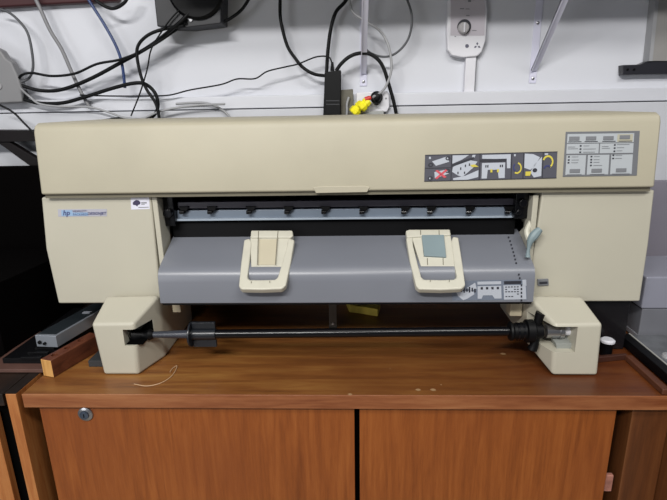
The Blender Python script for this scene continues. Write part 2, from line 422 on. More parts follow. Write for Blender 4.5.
obj('moulding_lines', bm, GROOVE, c2)
bm = NB(); prism(bm, [U(*p, P=CP)+CP[1]*.0022 for p in ((421.5, 235.4), (443.8, 235.2), (446.2, 257.5), (424, 256.2))], -CP[1]*.005)
tag(obj('slider_pad', bm, BLUEG, c2, bevel=.001), 'flat blue-grey sliding pad')

# ---- instruction strip on the cover
IP = Panel((425, 154.8), (557.3, 151.4), (556.2, 178.2), (424.2, 181.6), FP)
bm = NB(); IP.slab(bm, 0, 0, 1, 1, .0009)
ins = obj('instruction_label', bm, LBLG, PR)
def U2(x): return (x-425)/132.0
bm = NB()
IP.poly(bm, [(.055, .25), (.17, .08), (.185, .28), (.085, .42)]); IP.r(bm, .03, .08, .045, .16); IP.r(bm, .03, .85, .045, .93)
IP.poly(bm, [(.075, .65), (.165, .57), (.185, .72), (.08, .90)])
# cell 2 : tilted printer drawing
IP.poly(bm, [(.21, .05), (.335, .05), (.28, .22), (.21, .36)], .0013)
IP.poly(bm, [(.215, .48), (.32, .22), (.40, .30), (.37, .52), (.29, .86), (.255, .80), (.21, .66)], .0013)
IP.poly(bm, [(.31, .82), (.41, .62), (.41, .88), (.33, .97), (.22, .97), (.22, .9)], .0013)
IP.poly(bm, [(.36, .05), (.385, .05), (.37, .2), (.355, .2)], .0013)
# cell 3
IP.poly(bm, [(.435, .06), (.65, .06), (.65, .58), (.625, .58), (.62, .24), (.435, .2)], .0013)
IP.poly(bm, [(.435, .36), (.61, .36), (.61, .94), (.565, .94), (.555, .62), (.48, .62), (.475, .94), (.435, .94)], .0013)
# cell 5
IP.poly(bm, [(.755, .05), (.82, .08), (.87, .2), (.83, .55), (.80, .66), (.755, .58)], .0013)
IP.poly(bm, [(.835, .45), (.885, .18), (.885, .9), (.83, .95), (.80, .75)], .0013)
IP.r(bm, .675, .06, .687, .14); IP.r(bm, .905, .06, .93, .12)
obj('white_artwork', bm, LBLW, ins)
bm = NB()
for u in (.2, .415, .655, .745, .89): IP.r(bm, u, .0, u+.006, 1, .0015)
IP.r(bm, 0, .49, .2, .515, .0015); IP.r(bm, 0, 0, 1, .025, .0015); IP.r(bm, 0, .975, 1, 1, .0015)
IP.poly(bm, [(.205, .38), (.37, .12), (.375, .2), (.205, .48)], .0016); IP.r(bm, .42, .22, .62, .32, .0016)
IP.arc(bm, .045, .38, .02, .08, 0, 360, .5, .0016); IP.arc(bm, .175, .15, .02, .08, 0, 360, .5, .0016); IP.arc(bm, .045, .88, .02, .08, 0, 360, .5, .0016); IP.arc(bm, .175, .62, .02, .08, 0, 360, .5, .0016)
for a, b in ((.27, .5), (.305, .4), (.335, .36), (.46, .44), (.475, .44), (.57, .44), (.585, .44), (.25, .66), (.30, .66)): IP.r(bm, a, b, a+.009, b+.09, .0018)
IP.arc(bm, .835, .68, .018, .08, 0, 360, .95, .0018)
obj('dark_artwork', bm, LBLD, ins)
bm = NB()
IP.arc(bm, .70, .58, .036, .22, -80, 120, .28, .0018); IP.arc(bm, .93, .38, .042, .25, -160, 60, .28, .0018)
IP.r(bm, .50, .60, .515, .72, .0018); IP.r(bm, .55, .60, .565, .72, .0018); IP.poly(bm, [(.765, .72), (.81, .72), (.80, .88), (.765, .88)], .0018)
IP.poly(bm, [(.345, .42), (.38, .40), (.41, .5), (.36, .5)], .0018)
obj('yellow_artwork', bm, YEL, ins)
bm = NB(); IP.poly(bm, [(.08, .6), (.10, .58), (.17, .85), (.15, .88)], .0018); IP.poly(bm, [(.16, .56), (.175, .6), (.095, .92), (.08, .88)], .0018)
obj('red_cross', bm, RED, ins)
bm = NB(); IP.arc(bm, .69, .55, .02, .15, 90, 250, .4, .0018); IP.arc(bm, .93, .62, .03, .12, 180, 330, .4, .0018)
obj('blue_artwork', bm, NAVY, ins)

# ---- control panel
KP = Panel((565.5, 131.8), (639.6, 130.8), (636.6, 175.6), (562.6, 176.8), FP)
bm = NB(); KP.slab(bm, 0, 0, 1, 1, .0012)
kp = obj('control_panel', bm, mat('panel_frame_grey', '6A6C70', .45), PR, bevel=.0004)
bm = NB()
for u0, v0, u1, v1 in ((.025, .05, .925, .25), (.025, .27, .46, .485), (.475, .27, .925, .485), (.03, .52, .295, .96), (.32, .52, .61, .96), (.635, .52, .925, .96)):
    KP.r(bm, u0, v0, u1, v1, .0016)
obj('key_field', bm, LBLM, kp)
bm = NB(); KP.r(bm, .70, .07, .91, .24, .0018); obj('beige_key_field', bm, mat('beige_print', 'A9A694', .5), kp)
for u, v in ((.12, .145), (.345, .145), (.58, .145), (.80, .13), (.155, .865), (.45, .865), (.78, .865)):
    bm = NB(); KP.slab(bm, u-.07, v-.038, u+.07, v+.05, .0016, .0012)
    obj('button', bm, LBLB, kp, bevel=.0006)
bm = NB()
for u0 in (.04, .26, .50, .72): KP.r(bm, u0, .215, u0+.18, .232, .002)
for u, v in ((.2, .31), (.2, .38), (.2, .45), (.66, .30), (.66, .37), (.66, .44), (.05, .55), (.05, .62), (.05, .68), (.355, .55), (.355, .62), (.355, .68), (.355, .75), (.65, .53), (.65, .60)):
    KP.r(bm, u, v-.012, u+.025, v+.022, .002)
obj('indicator_lights', bm, LBLD, kp)
bm = NB()
for u, v, w in ((.25, .31, .08), (.25, .38, .17), (.25, .45, .16), (.70, .29, .17), (.70, .36, .1), (.70, .43, .08), (.1, .55, .09), (.1, .62, .1), (.1, .68, .09), (.4, .55, .08), (.4, .62, .08), (.4, .68, .08), (.4, .75, .12), (.69, .53, .09), (.69, .60, .09), (.04, .33, .1), (.04, .37, .14), (.5, .33, .09), (.5, .37, .11), (.05, .945, .2), (.36, .945, .2), (.66, .945, .24)):
    KP.r(bm, u, v, u+w, v+.014, .002)
obj('printed_legends', bm, LBLB, kp)

# ---- badge and sticker on the left panel
SP = (Vector((0, PY, 0)), Vector((0, -1, 0)))
BP = Panel((58, 209.2), (107, 209), (107, 216.2), (58.4, 216.6), SP)
bm = NB(); BP.slab(bm, 0, 0, 1, 1, .0006)
bd = obj('brand_badge', bm, mat('badge_silver', 'A9A9B4', .4), PR)
bm = NB(); BP.r(bm, .07, .12, .30, .92, .001); BP.r(bm, .30, .45, .62, .9, .001)
obj('blue_field', bm, SKY, bd)
w = (BP.p(1, .5)-BP.p(0, .5)).length; h = (BP.p(0, 1)-BP.p(0, 0)).length; nn = Vector((0, -1, 0))
text('badge_lettering', 'hp', BP.p(.10, .80, .0012), (1, 0, 0), nn, h*.95, NAVY, bd, .3, .0003)
text('badge_lettering', 'HEWLETT', BP.p(.31, .42, .0012), (1, 0, 0), nn, h*.42, NAVY, bd, 0, 0)
text('badge_lettering', 'PACKARD', BP.p(.31, .86, .0012), (1, 0, 0), nn, h*.42, NAVY, bd, 0, 0)
text('badge_lettering', 'DESIGNJET', BP.p(.60, .78, .0012), (1, 0, 0), nn, h*.52, NAVY, bd, .35, .0001)
ST = Panel((130.8, 197.8), (149.3, 197.4), (149.8, 209), (131.3, 209.6), SP)
bm = NB(); ST.slab(bm, 0, 0, 1, 1, .0006)
st = obj('white_sticker', bm, mat('sticker_white', 'DADAE6', .5, noise=.02), PR)
bm = NB(); ST.poly(bm, [(.10, .42), (.18, .28), (.30, .18), (.42, .22), (.52, .38), (.50, .55), (.38, .62), (.34, .74), (.24, .62), (.12, .60)], .001)
obj('sticker_emblem', bm, mat('emblem_purple', '3A3350', .5), st)
bm = NB(); ST.r(bm, .56, .40, .86, .50, .001); ST.r(bm, .40, .80, .95, .86, .001); ST.r(bm, .56, .55, .75, .6, .001)
obj('sticker_print', bm, LBLB, st)

# ---- roll supports (feet)
zT = .8
def foot(sgn):
    bm = NB()
    if sgn < 0:
        f = [(-.505, .9175), (-.4165, .9185), (-.4205, .8005), (-.496, .8005)]; mid = [(-.507, .9475), (-.3885, .9500), (-.392, .8005), (-.490, .8005)]
    else:
        f = [(.5215, .915), (.4290, .913), (.4345, .8005), (.526, .8005)]; mid = [(.512, .942), (.3985, .9455), (.404, .835), (.520, .8005)]
    yf, ym, yb = -.079, .0, .018
    R0 = [(x, yf, z) for x, z in f]; R1 = [(x, ym, z) for x, z in mid]; R2 = [(x, yb, z) for x, z in mid]
    zz = .925
    R3 = [(mid[0][0], yb, zz), (mid[1][0], yb, zz), (mid[2][0], yb, mid[2][1]), (mid[3][0], yb, mid[3][1])]
    R4 = [(x, .20, z) for x, _, z in R3]
    loft(bm, [R0, R1, R3, R4])
    return obj('roll_support', bm, CREAM, PR, bevel=.0065, seg=5, blim=14)
fl = foot(-1)
cut(fl, B(-.441, -.36, -.09, -.026, .868, .9045))
fr = foot(1)
cut(fr, B(.36, .4735, -.09, -.0, .853, .909))
# rubber pad and holders
tag(obj('rubber_pad', B(-.545, -.495, -.045, .03, .8003, .815), mat('rubber_grey', '2E3032', .7), fl, bevel=.001), 'dark rubber pad')
bm = NB(); cyl(bm, (-.437, -.045, .887), (-.442, -.045, .887), .017); obj('slot_liner', bm, mat('liner_dark', '3A3832', .6), fl, smooth=True)
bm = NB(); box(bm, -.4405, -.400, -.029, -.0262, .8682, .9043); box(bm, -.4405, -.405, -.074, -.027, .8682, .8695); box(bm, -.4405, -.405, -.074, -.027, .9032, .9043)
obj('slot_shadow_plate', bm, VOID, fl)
obj('cream_tab', B(-.376, -.357, .03, .05, .895, .925), CREAM2, PR, bevel=.002)
obj('cream_tab', B(.372, .398, .02, .05, .888, .92), CREAM2, PR, bevel=.002)
bm = NB(); prism(bm, [U(556, 344, Y=-.062), U(572, 343.5, Y=-.062), U(573.5, 348.5, Y=-.062), U(557, 350.5, Y=-.062)], (0, .03, .004))
obj('slot_liner', bm, mat('liner_grey', '8E918C', .5), fr, bevel=.001)
bm = NB(); prism(bm, [(.472, -.06, .906), (.472, -.02, .906), (.455, -.005, .88), (.472, -.01, .868)], (.001, 0, 0)); cyl(bm, (.45, -.02, .885), (.471, -.02, .885), .014)
obj('drive_gear', bm, STEEL, fr, smooth=True)
# strut below the body
a = U(333, 328, Z=.8)
bm = NB(); box(bm, a.x-.010, a.x+.010, a.y, a.y+.006, .8003, .945); box(bm, a.x-.010, a.x+.010, a.y-.012, a.y, .8003, .803)
su = obj('underside_strut', bm, mat('strut_metal', '4A4640', .45, metal=.5), PR, bevel=.0008)
bm = NB(); cyl(bm, (a.x, a.y, .812), (a.x, a.y-.003, .812), .003); obj('screw', bm, STEEL, su)

# ================================================================== ROLL SPINDLE
AY = -.042
def sx(px, y=333): return U(px, y, Y=AY).x
zl = U(160, 334.5, Y=AY).z; zr = U(520, 331, Y=AY).z
def ax(px):
    x = sx(px); t = (x-sx(160))/(sx(520)-sx(160)); return Vector((x, AY, zl+(zr-zl)*t))
SPD = tag(empty('roll_spindle', ax(330)), 'long black roll spindle lying across the two cream supports in front', 'spindle')
bm = NB(); cyl(bm, ax(212), ax(512), .0098, n=20); obj('rod', bm, BLACKG, SPD, smooth=True)
bm = NB()
d = (ax(500)-ax(160)).normalized()
lathe(bm, ax(125), d, [(0, .0160), (.026, .0160), (.038, .0085), (.043, .0085), (.053, .0125), (.058, .0100), (.062, .0070)], 20)
obj('end_cap', bm, BLACK, SPD, smooth=True)
bm = NB(); cyl(bm, ax(125)+d*.060, ax(193), .0068, .0095)
obj('tapered_end', bm, mat('spindle_grey', '34373F', .3), SPD, smooth=True)
# square flange hub at left
h0 = ax(191); h1 = ax(216)
bm = NB(); cyl(bm, h0-d*.001, h0+d*.003, .027, n=20)
box(bm, h0.x+.004, h1.x, AY-.004, AY+.004, h0.z+.014, h0.z+.028); box(bm, h0.x+.004, h1.x, AY-.004, AY+.004, h0.z-.028, h0.z-.012)
cyl(bm, h0, h1, .0125, n=20)
obj('core_flange', bm, mat('flange_grey', '1C1F24', .3), SPD, bevel=.0008)
# right hub
bm = NB()
lathe(bm, ax(508), d, [(0, .0098), (.002, .019), (.006, .020), (.010, .0165), (.034, .018), (.036, .024), (.050, .024), (.054, .017), (.068, .016)], 20)
hb = obj('drive_hub', bm, BLACK, SPD, smooth=True)
bm = NB()
for i in range(2):
    p = ax(516+i*5); cyl(bm, p, p+d*.004, .0185, n=16)
obj('hub_ridges', bm, BLACKG, hb)
for dz, dx, dy in ((1, .006, 0), (-1, -.006, -.004)):
    q = ax(536)
    bm = NB(); tube(bm, [q+Vector((0, dy, .012*dz)), q+Vector((dx*.5, dy, .03*dz)), q+Vector((dx, dy, .040*dz))], lambda t: .0075+.003*t, 12)
    obj('hub_wing', bm, BLACK, hb, smooth=True)
bm = NB(); cyl(bm, ax(545), ax(558), .0145, n=24); cyl(bm, ax(558), ax(562), .0165, n=24)
obj('metal_collar', bm, STEEL, SPD, smooth=True)
bm = NB(); cyl(bm, ax(562), ax(570), .010, n=16); obj('shaft_end', bm, WHITE, SPD, smooth=True)

# ================================================================== CABINET AND WORKTOP
WT = tag(empty('worktop', (0, .1, .77)), 'worn orange-brown wooden worktop under the printer', 'worktop')
WX0, WX1, WYF = -.6255, .645, -.153
obj('board', B(WX0, WX1, WYF+.003, .47, .771, .8), TOPW, WT)
obj('edge_band', B(WX0, WX1, WYF, WYF+.003, .7705, .8005), EDGEW, WT, bevel=.0008)
bm = NB(); box(bm, .6125, .628, WYF+.005, -.012, .8, .812); 
obj('raised_lip', bm, mat('lip_wood', '54301F', .5, noise=.12, scale=40), WT, bevel=.002)
bm = NB(); prism(bm, [(.53, -.030, .8), (.618, -.012, .8), (.618, -.004, .8), (.53, -.018, .8)], (0, 0, .013))
obj('raised_lip', bm, mat('lip_wood_dark', '3E2218', .5, noise=.12, scale=40), WT, bevel=.002)
bm = NB()
for x, y, r in ((418, 390, .005), (433, 390, .0055), (441, 385, .002), (503, 354, .006), (350, 394.5, .004), (390, 369, .0015)):
    c = U(x, y, Z=.8); bm = NB(); f = bm.faces.new([bm.verts.new((c.x+r*1.0*math.cos(t*.6283)*(1+.2*math.sin(3*t)), c.y+r*.8*math.sin(t*.6283), .8006)) for t in range(10)]); obj('paint_fleck', bm, mat('fleck', '9C7C58', .6), WT)

CB = tag(empty('wooden_cabinet', (0, .1, 0)), 'orange-brown wooden cabinet with two flat doors below the printer', 'cabinet')
obj('carcass', B(-.600, .530, -.115, .45, .02, .7695), VOID, CB)
DX0, DXG, DX1 = -.6047, .0355, .5386
obj('door', B(DX0, DXG-.004, -.14, -.122, .06, .7695), DOORW, CB, bevel=.0012)
d1 = CB.children[-1]
obj('door', B(DXG+.006, DX1, -.14, -.122, .06, .7695), DOORW, CB, bevel=.0012)
obj('plinth', B(-.60, .53, -.12, .44, 0, .06), SIDEW, CB)
lk = U(85.5, 414, Y=-.1415)
bm = NB(); lathe(bm, (lk.x, -.140, lk.z), (0, -1, 0), [(0, .0155), (.003, .0150), (.005, .0115)], 28)
l1 = obj('lock', bm, STEEL, [c for c in CB.children if c.name.startswith('door')][0], smooth=True)
# (thing > part > sub-part: lock barrel and keyhole share one mesh with two materials)
bm = NB(); lathe(bm, (lk.x, -.1448, lk.z), (0, -1, 0), [(0, .0095), (.003, .009), (.0035, .007)], 24); 
obj('lock_barrel', bm, mat('lock_barrel_blue', '5E6A7C', .3, metal=.8), [c for c in CB.children if c.name.startswith('door')][0], smooth=True)
bm = NB(); box(bm, lk.x-.0009, lk.x+.0009, -.1488, -.1482, lk.z-.004, lk.z+.004)
obj('keyhole', bm, VOID, [c for c in CB.children if c.name.startswith('door')][0])

# second cabinet at right, seen below the worktop
RC = tag(empty('side_cabinet', (.60, .1, 0)), 'dim brown wooden panel standing right of the cabinet doors under the worktop', 'cabinet')
bm = NB(); prism(bm, [(.572, -.135, .769), (.645, -.135, .769), (.645, -.135, 0), (.572, -.135, 0)], (0, .5, 0))
obj('front_panel', bm, SIDEW, RC, bevel=.002)
pk = tag(obj('pink_wrapper', B(U(605.5, 480, Y=-.128).x, U(613.5, 480, Y=-.128).x, -.128, -.118, .56, .60), mat('wrapper_pink', '9C6A5C', .6, noise=.3, scale=60), bevel=.002), 'small pinkish wrapper stuck in the dark gap right of the cabinet', 'wrapper')

# left cabinet
LC = tag(empty('side_cabinet', (-.80, .1, 0)), 'wooden cabinet at left with a dark, shade-toned top and a raw orange board edge', 'cabinet')
obj('side_panel', B(-.661, -.6395, -.150, -.02, 0, .7985), [LFTW], LC, bevel=.001)
obj('top_board', B(-1.15, -.667, -.150, .46, .772, .7985), DARKW, LC, bevel=.001)
obj('top_board', B(-.6635, -.640, -.1485, .30, .7983, .7995), DARKW, LC)
obj('door', B(-1.15, -.700, -.142, -.125, .05, .745), LFTW, LC, bevel=.001)
obj('carcass', B(-1.14, -.672, -.12, .45, 0, .7715), VOID, LC)

# ================================================================== THINGS ON THE WORKTOP, LEFT
# near-black panel added to stand for the dark void at left
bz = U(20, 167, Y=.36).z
tag(obj('dark_void_board', B(-1.5, -.25, .36, .395, .8003, bz), mat('near_black', '050404', .95, spec=.03), bevel=.002), 'near-black board added for the dark void left of and behind the printer', 'board')
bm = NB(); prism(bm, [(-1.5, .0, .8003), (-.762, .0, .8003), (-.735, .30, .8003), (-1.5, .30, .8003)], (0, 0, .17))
tag(obj('black_block', bm, MATS['near_black'], bevel=.002), 'black block added as the darkness at the far left behind the hole punch', 'case')  # block added only to turn the far left corner black
# base board
bt = .8
BT = tag(obj('thin_board', B(-.76, -.625, -.070, .12, .8003, .808), mat('base_board', '5A4038', .5, noise=.1, scale=20), bevel=.001), 'thin brown board on the worktop under the black punch', 'board')
# black device with fins
PD = tag(empty('hole_punch', (-.66, 0, .808)), 'long hole punch with aluminium top lying beside the printer at left', 'hole punch')
A = U(36, 334.5, Y=-.005); Bp = U(54, 337, Y=-.02); Cc = U(53.5, 351, Y=-.02); D_ = U(37, 347, Y=-.005)
dirv = (U(92, 303, Y=.26)-A); dirv.z = 0
Ab = A + (U(72, 305, Y=.24) - A)*1.0
vec = Vector((.055, .26, 0.0))
zz1 = (A.z+Bp.z)/2; zz0 = zz1-.028
x0, x1 = A.x, Bp.x
bm = NB(); prism(bm, [(x0, -.01, zz1), (x1, -.014, zz1), (x1, -.014, zz0), (x0, -.01, zz0)], vec)
pb = obj('aluminium_bar', bm, ALU, PD, bevel=.0012)
bm = NB(); prism(bm, [(x0+.004, -.004, zz1+.0002), (x1-.004, -.006, zz1+.0002), (x1-.004+vec.x*.98, vec.y*.96, zz1+.0002), (x0+.004+vec.x*.98, vec.y*.96, zz1+.0002)], (0, 0, .0006))
obj('dark_inlay', bm, mat('inlay_dark', '22282C', .35), pb)
bm = NB(); m0 = Vector(((x0+x1)/2, 0, zz1+.001)) + vec*.42; box(bm, m0.x-.003, m0.x+.016, m0.y, m0.y+.010, zz1+.0008, zz1+.0022)
obj('pale_tag', bm, LBLW, pb)
bm = NB(); cyl(bm, (x0+.010, -.0145, zz0+.012), (x0+.010, -.010, zz0+.012), .004); cyl(bm, (x0+.022, -.017, zz0+.010), (x0+.022, -.010, zz0+.010), .003)
obj('end_screw', bm, BLACK, pb)
bm = NB(); prism(bm, [(-.735, -.045, .8082), (-.63, -.045, .8082), (-.600, .24, .8082), (-.73, .24, .8082)], (0, 0, .012))
for i in range(9):
    y = -.05+i*.022; box(bm, -.690+i*.002, -.645+i*.002, y, y+.008, .8195, .826)
obj('black_base', bm, BLACK, PD, bevel=.001)
bm = NB(); prism(bm, [(x0+.01, .02, .818), (x1-.006, .02, .818), (x1-.006, .02, zz0), (x0+.01, .02, zz0)], (.045, .2, 0))
obj('body_riser', bm, BLACK, PD)
# wood block with three holes
a = U(43.5, 376, Z=.8); b = U(53, 378, Z=.8)
zt2 = a.z + .040
bm = NB()
v2 = Vector((.040, .128, 0))
q = [Vector((a.x, a.y, .8003)), Vector((b.x+.002, b.y, .8003)), Vector((b.x+.002, b.y, zt2)), Vector((a.x, a.y, zt2))]
prism(bm, q, v2)
WB = obj('wooden_block', bm, [BLKW, BLKEND], None, bevel=.002)
tag(WB, 'small dark wooden block with three round holes beside the hole punch', 'wooden block')
for p in WB.data.polygons:
    if p.normal.y < -.7: p.material_index = 1
bm = NB()
cen = (q[2]+q[3])/2
for t in (.17, .42, .70):
    c = cen + v2*t; cyl(bm, (c.x, c.y, zt2-.001), (c.x, c.y, zt2+.0006), .0065, n=18)
bm.free()
for t in (.17, .42, .70):
    c = cen + v2*t; bm = NB(); cyl(bm, (c.x, c.y, zt2-.02), (c.x, c.y, zt2+.02), .0068, n=18)
    cut(WB, bm)
# thread on the worktop
pts = [U(x, y, Z=.8015) for x, y in ((134, 384), (146, 386), (158, 384), (168, 379), (174, 373), (177, 366), (173, 368), (170, 372))]
bm = NB(); tube(bm, pts, .0009, 6); tag(obj('plastic_thread', bm, mat('thread', 'B89878', .4), smooth=True), 'thin curled translucent thread on the worktop by the left support', 'thread')
# yellow pad
p0 = U(349, 312.5, Z=.8); p1 = U(378, 317, Z=.8)
bm = NB(); prism(bm, [(p0.x, p0.y, .8003), (p1.x, p1.y, .8003), (p1.x+.010, p1.y+.06, .8003), (p0.x-.01, p0.y+.06, .8003)], (0, 0, .022))
tag(obj('yellow_sponge', bm, YPAD, bevel=.003), 'folded yellow sponge pad on the worktop underneath the printer', 'sponge')

# ================================================================== RIGHT SIDE
bx = .6385
dk = tag(obj('black_block', B(.5285, .6355, .035, .16, .8003, .921), mat('case_black', '171517', .18, noise=.2), bevel=.003), 'glossy black case in the dark corner behind the right support', 'case')
bm = NB(); q = U(607, 329, Y=-.005)
qz = .86
bm = NB(); lathe(bm, U(607, 345, Y=.01), (0, 0, 1), [(0, .012), (.028, .012), (.032, .014)], 20); 
cupo = tag(obj('highlight_pot', bm, BLACK, smooth=True), 'small black pot added to carry a white highlight behind the right support', 'pot')
cupo.location.z = .8003
bpz = .8003+.032
bm = NB(); u = U(607, 329, Y=.01); lathe(bm, (cupo.location.x, .01, bpz), (0, 0, 1), [(0, .015), (.004, .015), (.007, .011)], 20); obj('lid', bm, WHITE, cupo, smooth=True)  # white cap drawn where the dark gloss has an oval highlight
Q0 = U(655, 338, Z=.812)
Y1 = Q0.y
zA = U(655, 277, Y=Y1).z; zB = U(655, 309, Y=Y1).z
BN = tag(empty('storage_box', (.8, Y1, .8086)), 'pale grey plastic storage box standing behind the black edged tray at right', 'storage box')
xl = U(639.5, 320, Y=Y1).x
obj('body', B(xl+.004, 1.10, Y1+.002, Y1+.16, .812, zB), mat('bin_grey_dark', '6E6F75', .3, noise=.1, scale=12), BN, bevel=.003)
obj('foot_rim', B(xl+.002, 1.10, Y1-.001, Y1+.16, .8087, .819), mat('bin_rim', '8A8A90', .3), BN, bevel=.001)
obj('lid', B(xl, 1.10, Y1, Y1+.162, zB, zA), BIN, BN, bevel=.004)
GT = tag(empty('flat_tray', (.8, 0, .8)), 'flat grey tray with a black left rim lying at the right end', 'tray')
bm = NB(); box(bm, .6375, .6575, -.20, Y1-.004, .8058, .826); obj('black_rim', bm, BLACK, GT, bevel=.0015)
obj('pale_inner_edge', B(.6577, .6605, -.20, Y1-.004, .8058, .8265), mat('tray_edge', 'A8A7A2', .35), GT)
obj('tray_surface', B(.6607, 1.1, -.20, Y1-.004, .8058, .822), mat('tray_glass', '606266', .12, noise=.35, scale=18), GT)
bm = NB(); lathe(bm, U(664, 357, Z=.822)+Vector((.012, 0, .0002)), (0, 0, 1), [(0, .016), (.004, .014), (.006, .006)], 20); tag(obj('pale_disc', bm, mat('disc_pale', '9A9A9C', .3), smooth=True), 'small pale round lid lying on the grey tray at right', 'disc')
tag(obj('side_stand', B(.6465, 1.1, -.21, .42, 0, .8055), SIDEW, bevel=.002), 'low wooden stand carrying the grey tray at the right edge', 'stand')
# tall grey partition to the right of the printer
tag(obj('grey_partition_board', B(.70, 1.4, .38, .40, .8056, U(662, 181, Y=.38).z), mat('partition', '837F8A', .7), bevel=.001), 'mauve grey board standing behind the bin at the far right', 'board')

# ================================================================== WALL THINGS
# shelf, out of sight above, carried by the brackets
SZ = CAM.z+.333
tag(obj('wall_shelf', B(-.44, 1.25, .20, WY, SZ, SZ+.02), SHELFG, bevel=.001), 'grey wall shelf above the printer just out of view', 'shelf')
def bracket(px, pybot, label, w=.013):
    p = U(px, pybot, Y=WY-.003)
    r = tag(empty('shelf_bracket', (p.x, WY, p.z)), label, 'shelf bracket', 'white metal shelf brackets on the wall')
    obj('wall_plate', B(p.x-w, p.x+w, WY-.003, WY-.0002, p.z, SZ), BRKT, r, bevel=.001)
    obj('shelf_arm', B(p.x-w, p.x+w, .23, WY-.0002, SZ-.003, SZ-.0003), BRKT, r, bevel=.001)
    bm = NB()
    a = Vector((p.x, WY-.005, p.z+.035)); b = Vector((p.x, .215, SZ-.004)); 
    dd = (b-a).normalized(); n = Vector((1, 0, 0)).cross(dd)
    prism(bm, [a+Vector((-.008, 0, 0)), a+Vector((.008, 0, 0)), b+Vector((.008, 0, 0)), b+Vector((-.008, 0, 0))], n*.004)
    prism(bm, [a+Vector((-.008, 0, 0)), a+Vector((-.0055, 0, 0)), b+Vector((-.0055, 0, 0)), b+Vector((-.008, 0, 0))], n*.008)
    obj('diagonal_strut', bm, BRKT, r)
    for z in (p.z+.012, p.z+.155):
        bm = NB(); lathe(bm, (p.x, WY-.003, z), (0, -1, 0), [(0, .0045), (.002, .004), (.003, .002)], 14); obj('screw', bm, STEEL, r, smooth=True)
    return r
bracket(363.5, 86, 'white metal shelf bracket behind the cables above the printer', .010)
bracket(532.5, 83, 'white metal shelf bracket on bare wall right of the fan regulator', .010)

# fan speed regulator
RY = .475
RG = tag(empty('fan_regulator', (U(466, 40, Y=RY).x, WY, U(466, 58, Y=RY).z)), 'white wall fan regulator with a round dial above the printer', 'regulator')
def rp(pts, y): return [U(a, b, Y=y) for a, b in pts]
bm = NB(); prism(bm, rp([(449.5, -14), (485, -14), (487.5, 10), (486, 40), (482, 52), (477, 56.5), (462, 57.5), (452, 55.5), (447.5, 50), (446.8, 30)], RY), (0, WY-RY-.0002, 0))
obj('housing', bm, WHITE, RG, bevel=.004, seg=3)
bm = NB(); prism(bm, rp([(451, -12), (484, -12), (485.5, 8), (484.5, 35.5), (450.5, 35.5)], RY-.0008), (0, .002, 0))
obj('face_plate', bm, mat('face_grey', 'B9B4BC', .4), RG)
kc = U(463.3, 28.3, Y=RY-.002); R_ = .0185
bm = NB(); A0 = kc + Vector((.002, .0005, .004))
lathe(bm, (A0.x, RY-.0008, A0.z), (0, -1, 0), [(0, .0185), (.002, .0185)], 28); obj('dial_ring', bm, LBLD, RG, smooth=True)
bm = NB(); lathe(bm, (kc.x, RY-.0025, kc.z), (0, -1, 0), [(0, .0155), (.012, .0135), (.014, .011)], 28)
kb = obj('dial_knob', bm, mat('knob_grey', 'A8A6A8', .4), RG, smooth=True)
bm = NB(); c = kc; box(bm, c.x-.002, c.x+.002, RY-.020, RY-.012, c.z-.012, c.z+.012); obj('pointer_ridge', bm, WHITE, kb, bevel=.001)
LP = (Vector((0, RY-.0009, 0)), Vector((0, -1, 0)))
bm = NB()
decal(bm, rect(468, -1, 471, 2), LP); 
for x0, y0, x1, y1 in ((460, 8.3, 464, 9.2), (465.5, 8.6, 469.5, 9.4), (466, 15.2, 469.5, 16.1), (472, 30.2, 476.5, 30.9), (454.5, 36.2, 456, 36.9)): decal(bm, rect(x0, y0, x1, y1), LP)
obj('dial_print', bm, LBLB, RG)
LP2 = (Vector((0, RY-.0002, 0)), Vector((0, -1, 0)))
bm = NB()
cx_, cy_ = 477.2, 45.8
for a in (90, 210, 330):      # three small diamonds meeting at a point
    t = math.radians(a); ux, uy = math.cos(t), -math.sin(t); vx, vy = -uy, ux
    decal(bm, [(cx_+ux*.5, cy_+uy*.5), (cx_+ux*2.1+vx*1.1, cy_+uy*2.1+vy*1.1), (cx_+ux*3.8, cy_+uy*3.8), (cx_+ux*2.1-vx*1.1, cy_+uy*2.1-vy*1.1)], LP2)
decal(bm, [(467+2*math.cos(t*.785), 46+2*math.sin(t*.785)) for t in range(8)], LP2)
obj('symbol_print', bm, mat('symbol_grey', '5C5C6C', .5), RG)
bm = NB(); p = U(470.5, 58, Y=.485); p2 = U(470, 93, Y=.485)
bm = B(p.x-.013, p.x+.015, .482, WY-.0003, p2.z, p.z+.012)
DU = tag(obj('cable_duct', bm, WHITE, bevel=.0015), 'short white vertical duct from regulator down to the trunking', 'duct')
obj('duct_joint', B(p.x+.0152, p.x+.0178, .484, WY-.0003, p2.z+.001, p.z+.010), LBLB, DU)

# black box hanging at the top with a dark round speaker
BBY = .42
BB = tag(empty('black_junction_box', U(188, 26, Y=BBY)), 'black box hanging at the top left with cables coming out', 'box')
bm = NB(); prism(bm, rp([(151, -30), (222, -30), (221, 23.5), (188, 27.5), (157, 26.5)], BBY), (0, .075, 0))
obj('housing', bm, mat('box_black', '1E1F24', .5), BB, bevel=.003)
bm = NB(); c = U(196, -11, Y=BBY)
lathe(bm, (c.x, BBY+.002, c.z), (0, -1, 0), [(0, .074), (.008, .074), (.014, .068), (.016, .04)], 40); 
obj('round_body', bm, BLACK, BB, smooth=True)
bm = NB(); q = U(188, 17, Y=BBY-.004); cyl(bm, q, q+Vector((0, .006, 0)), .006); cyl(bm, q+Vector((.006, 0, -.007)), q+Vector((.006, .006, -.007)), .004); obj('metal_terminal', bm, STEEL, BB)

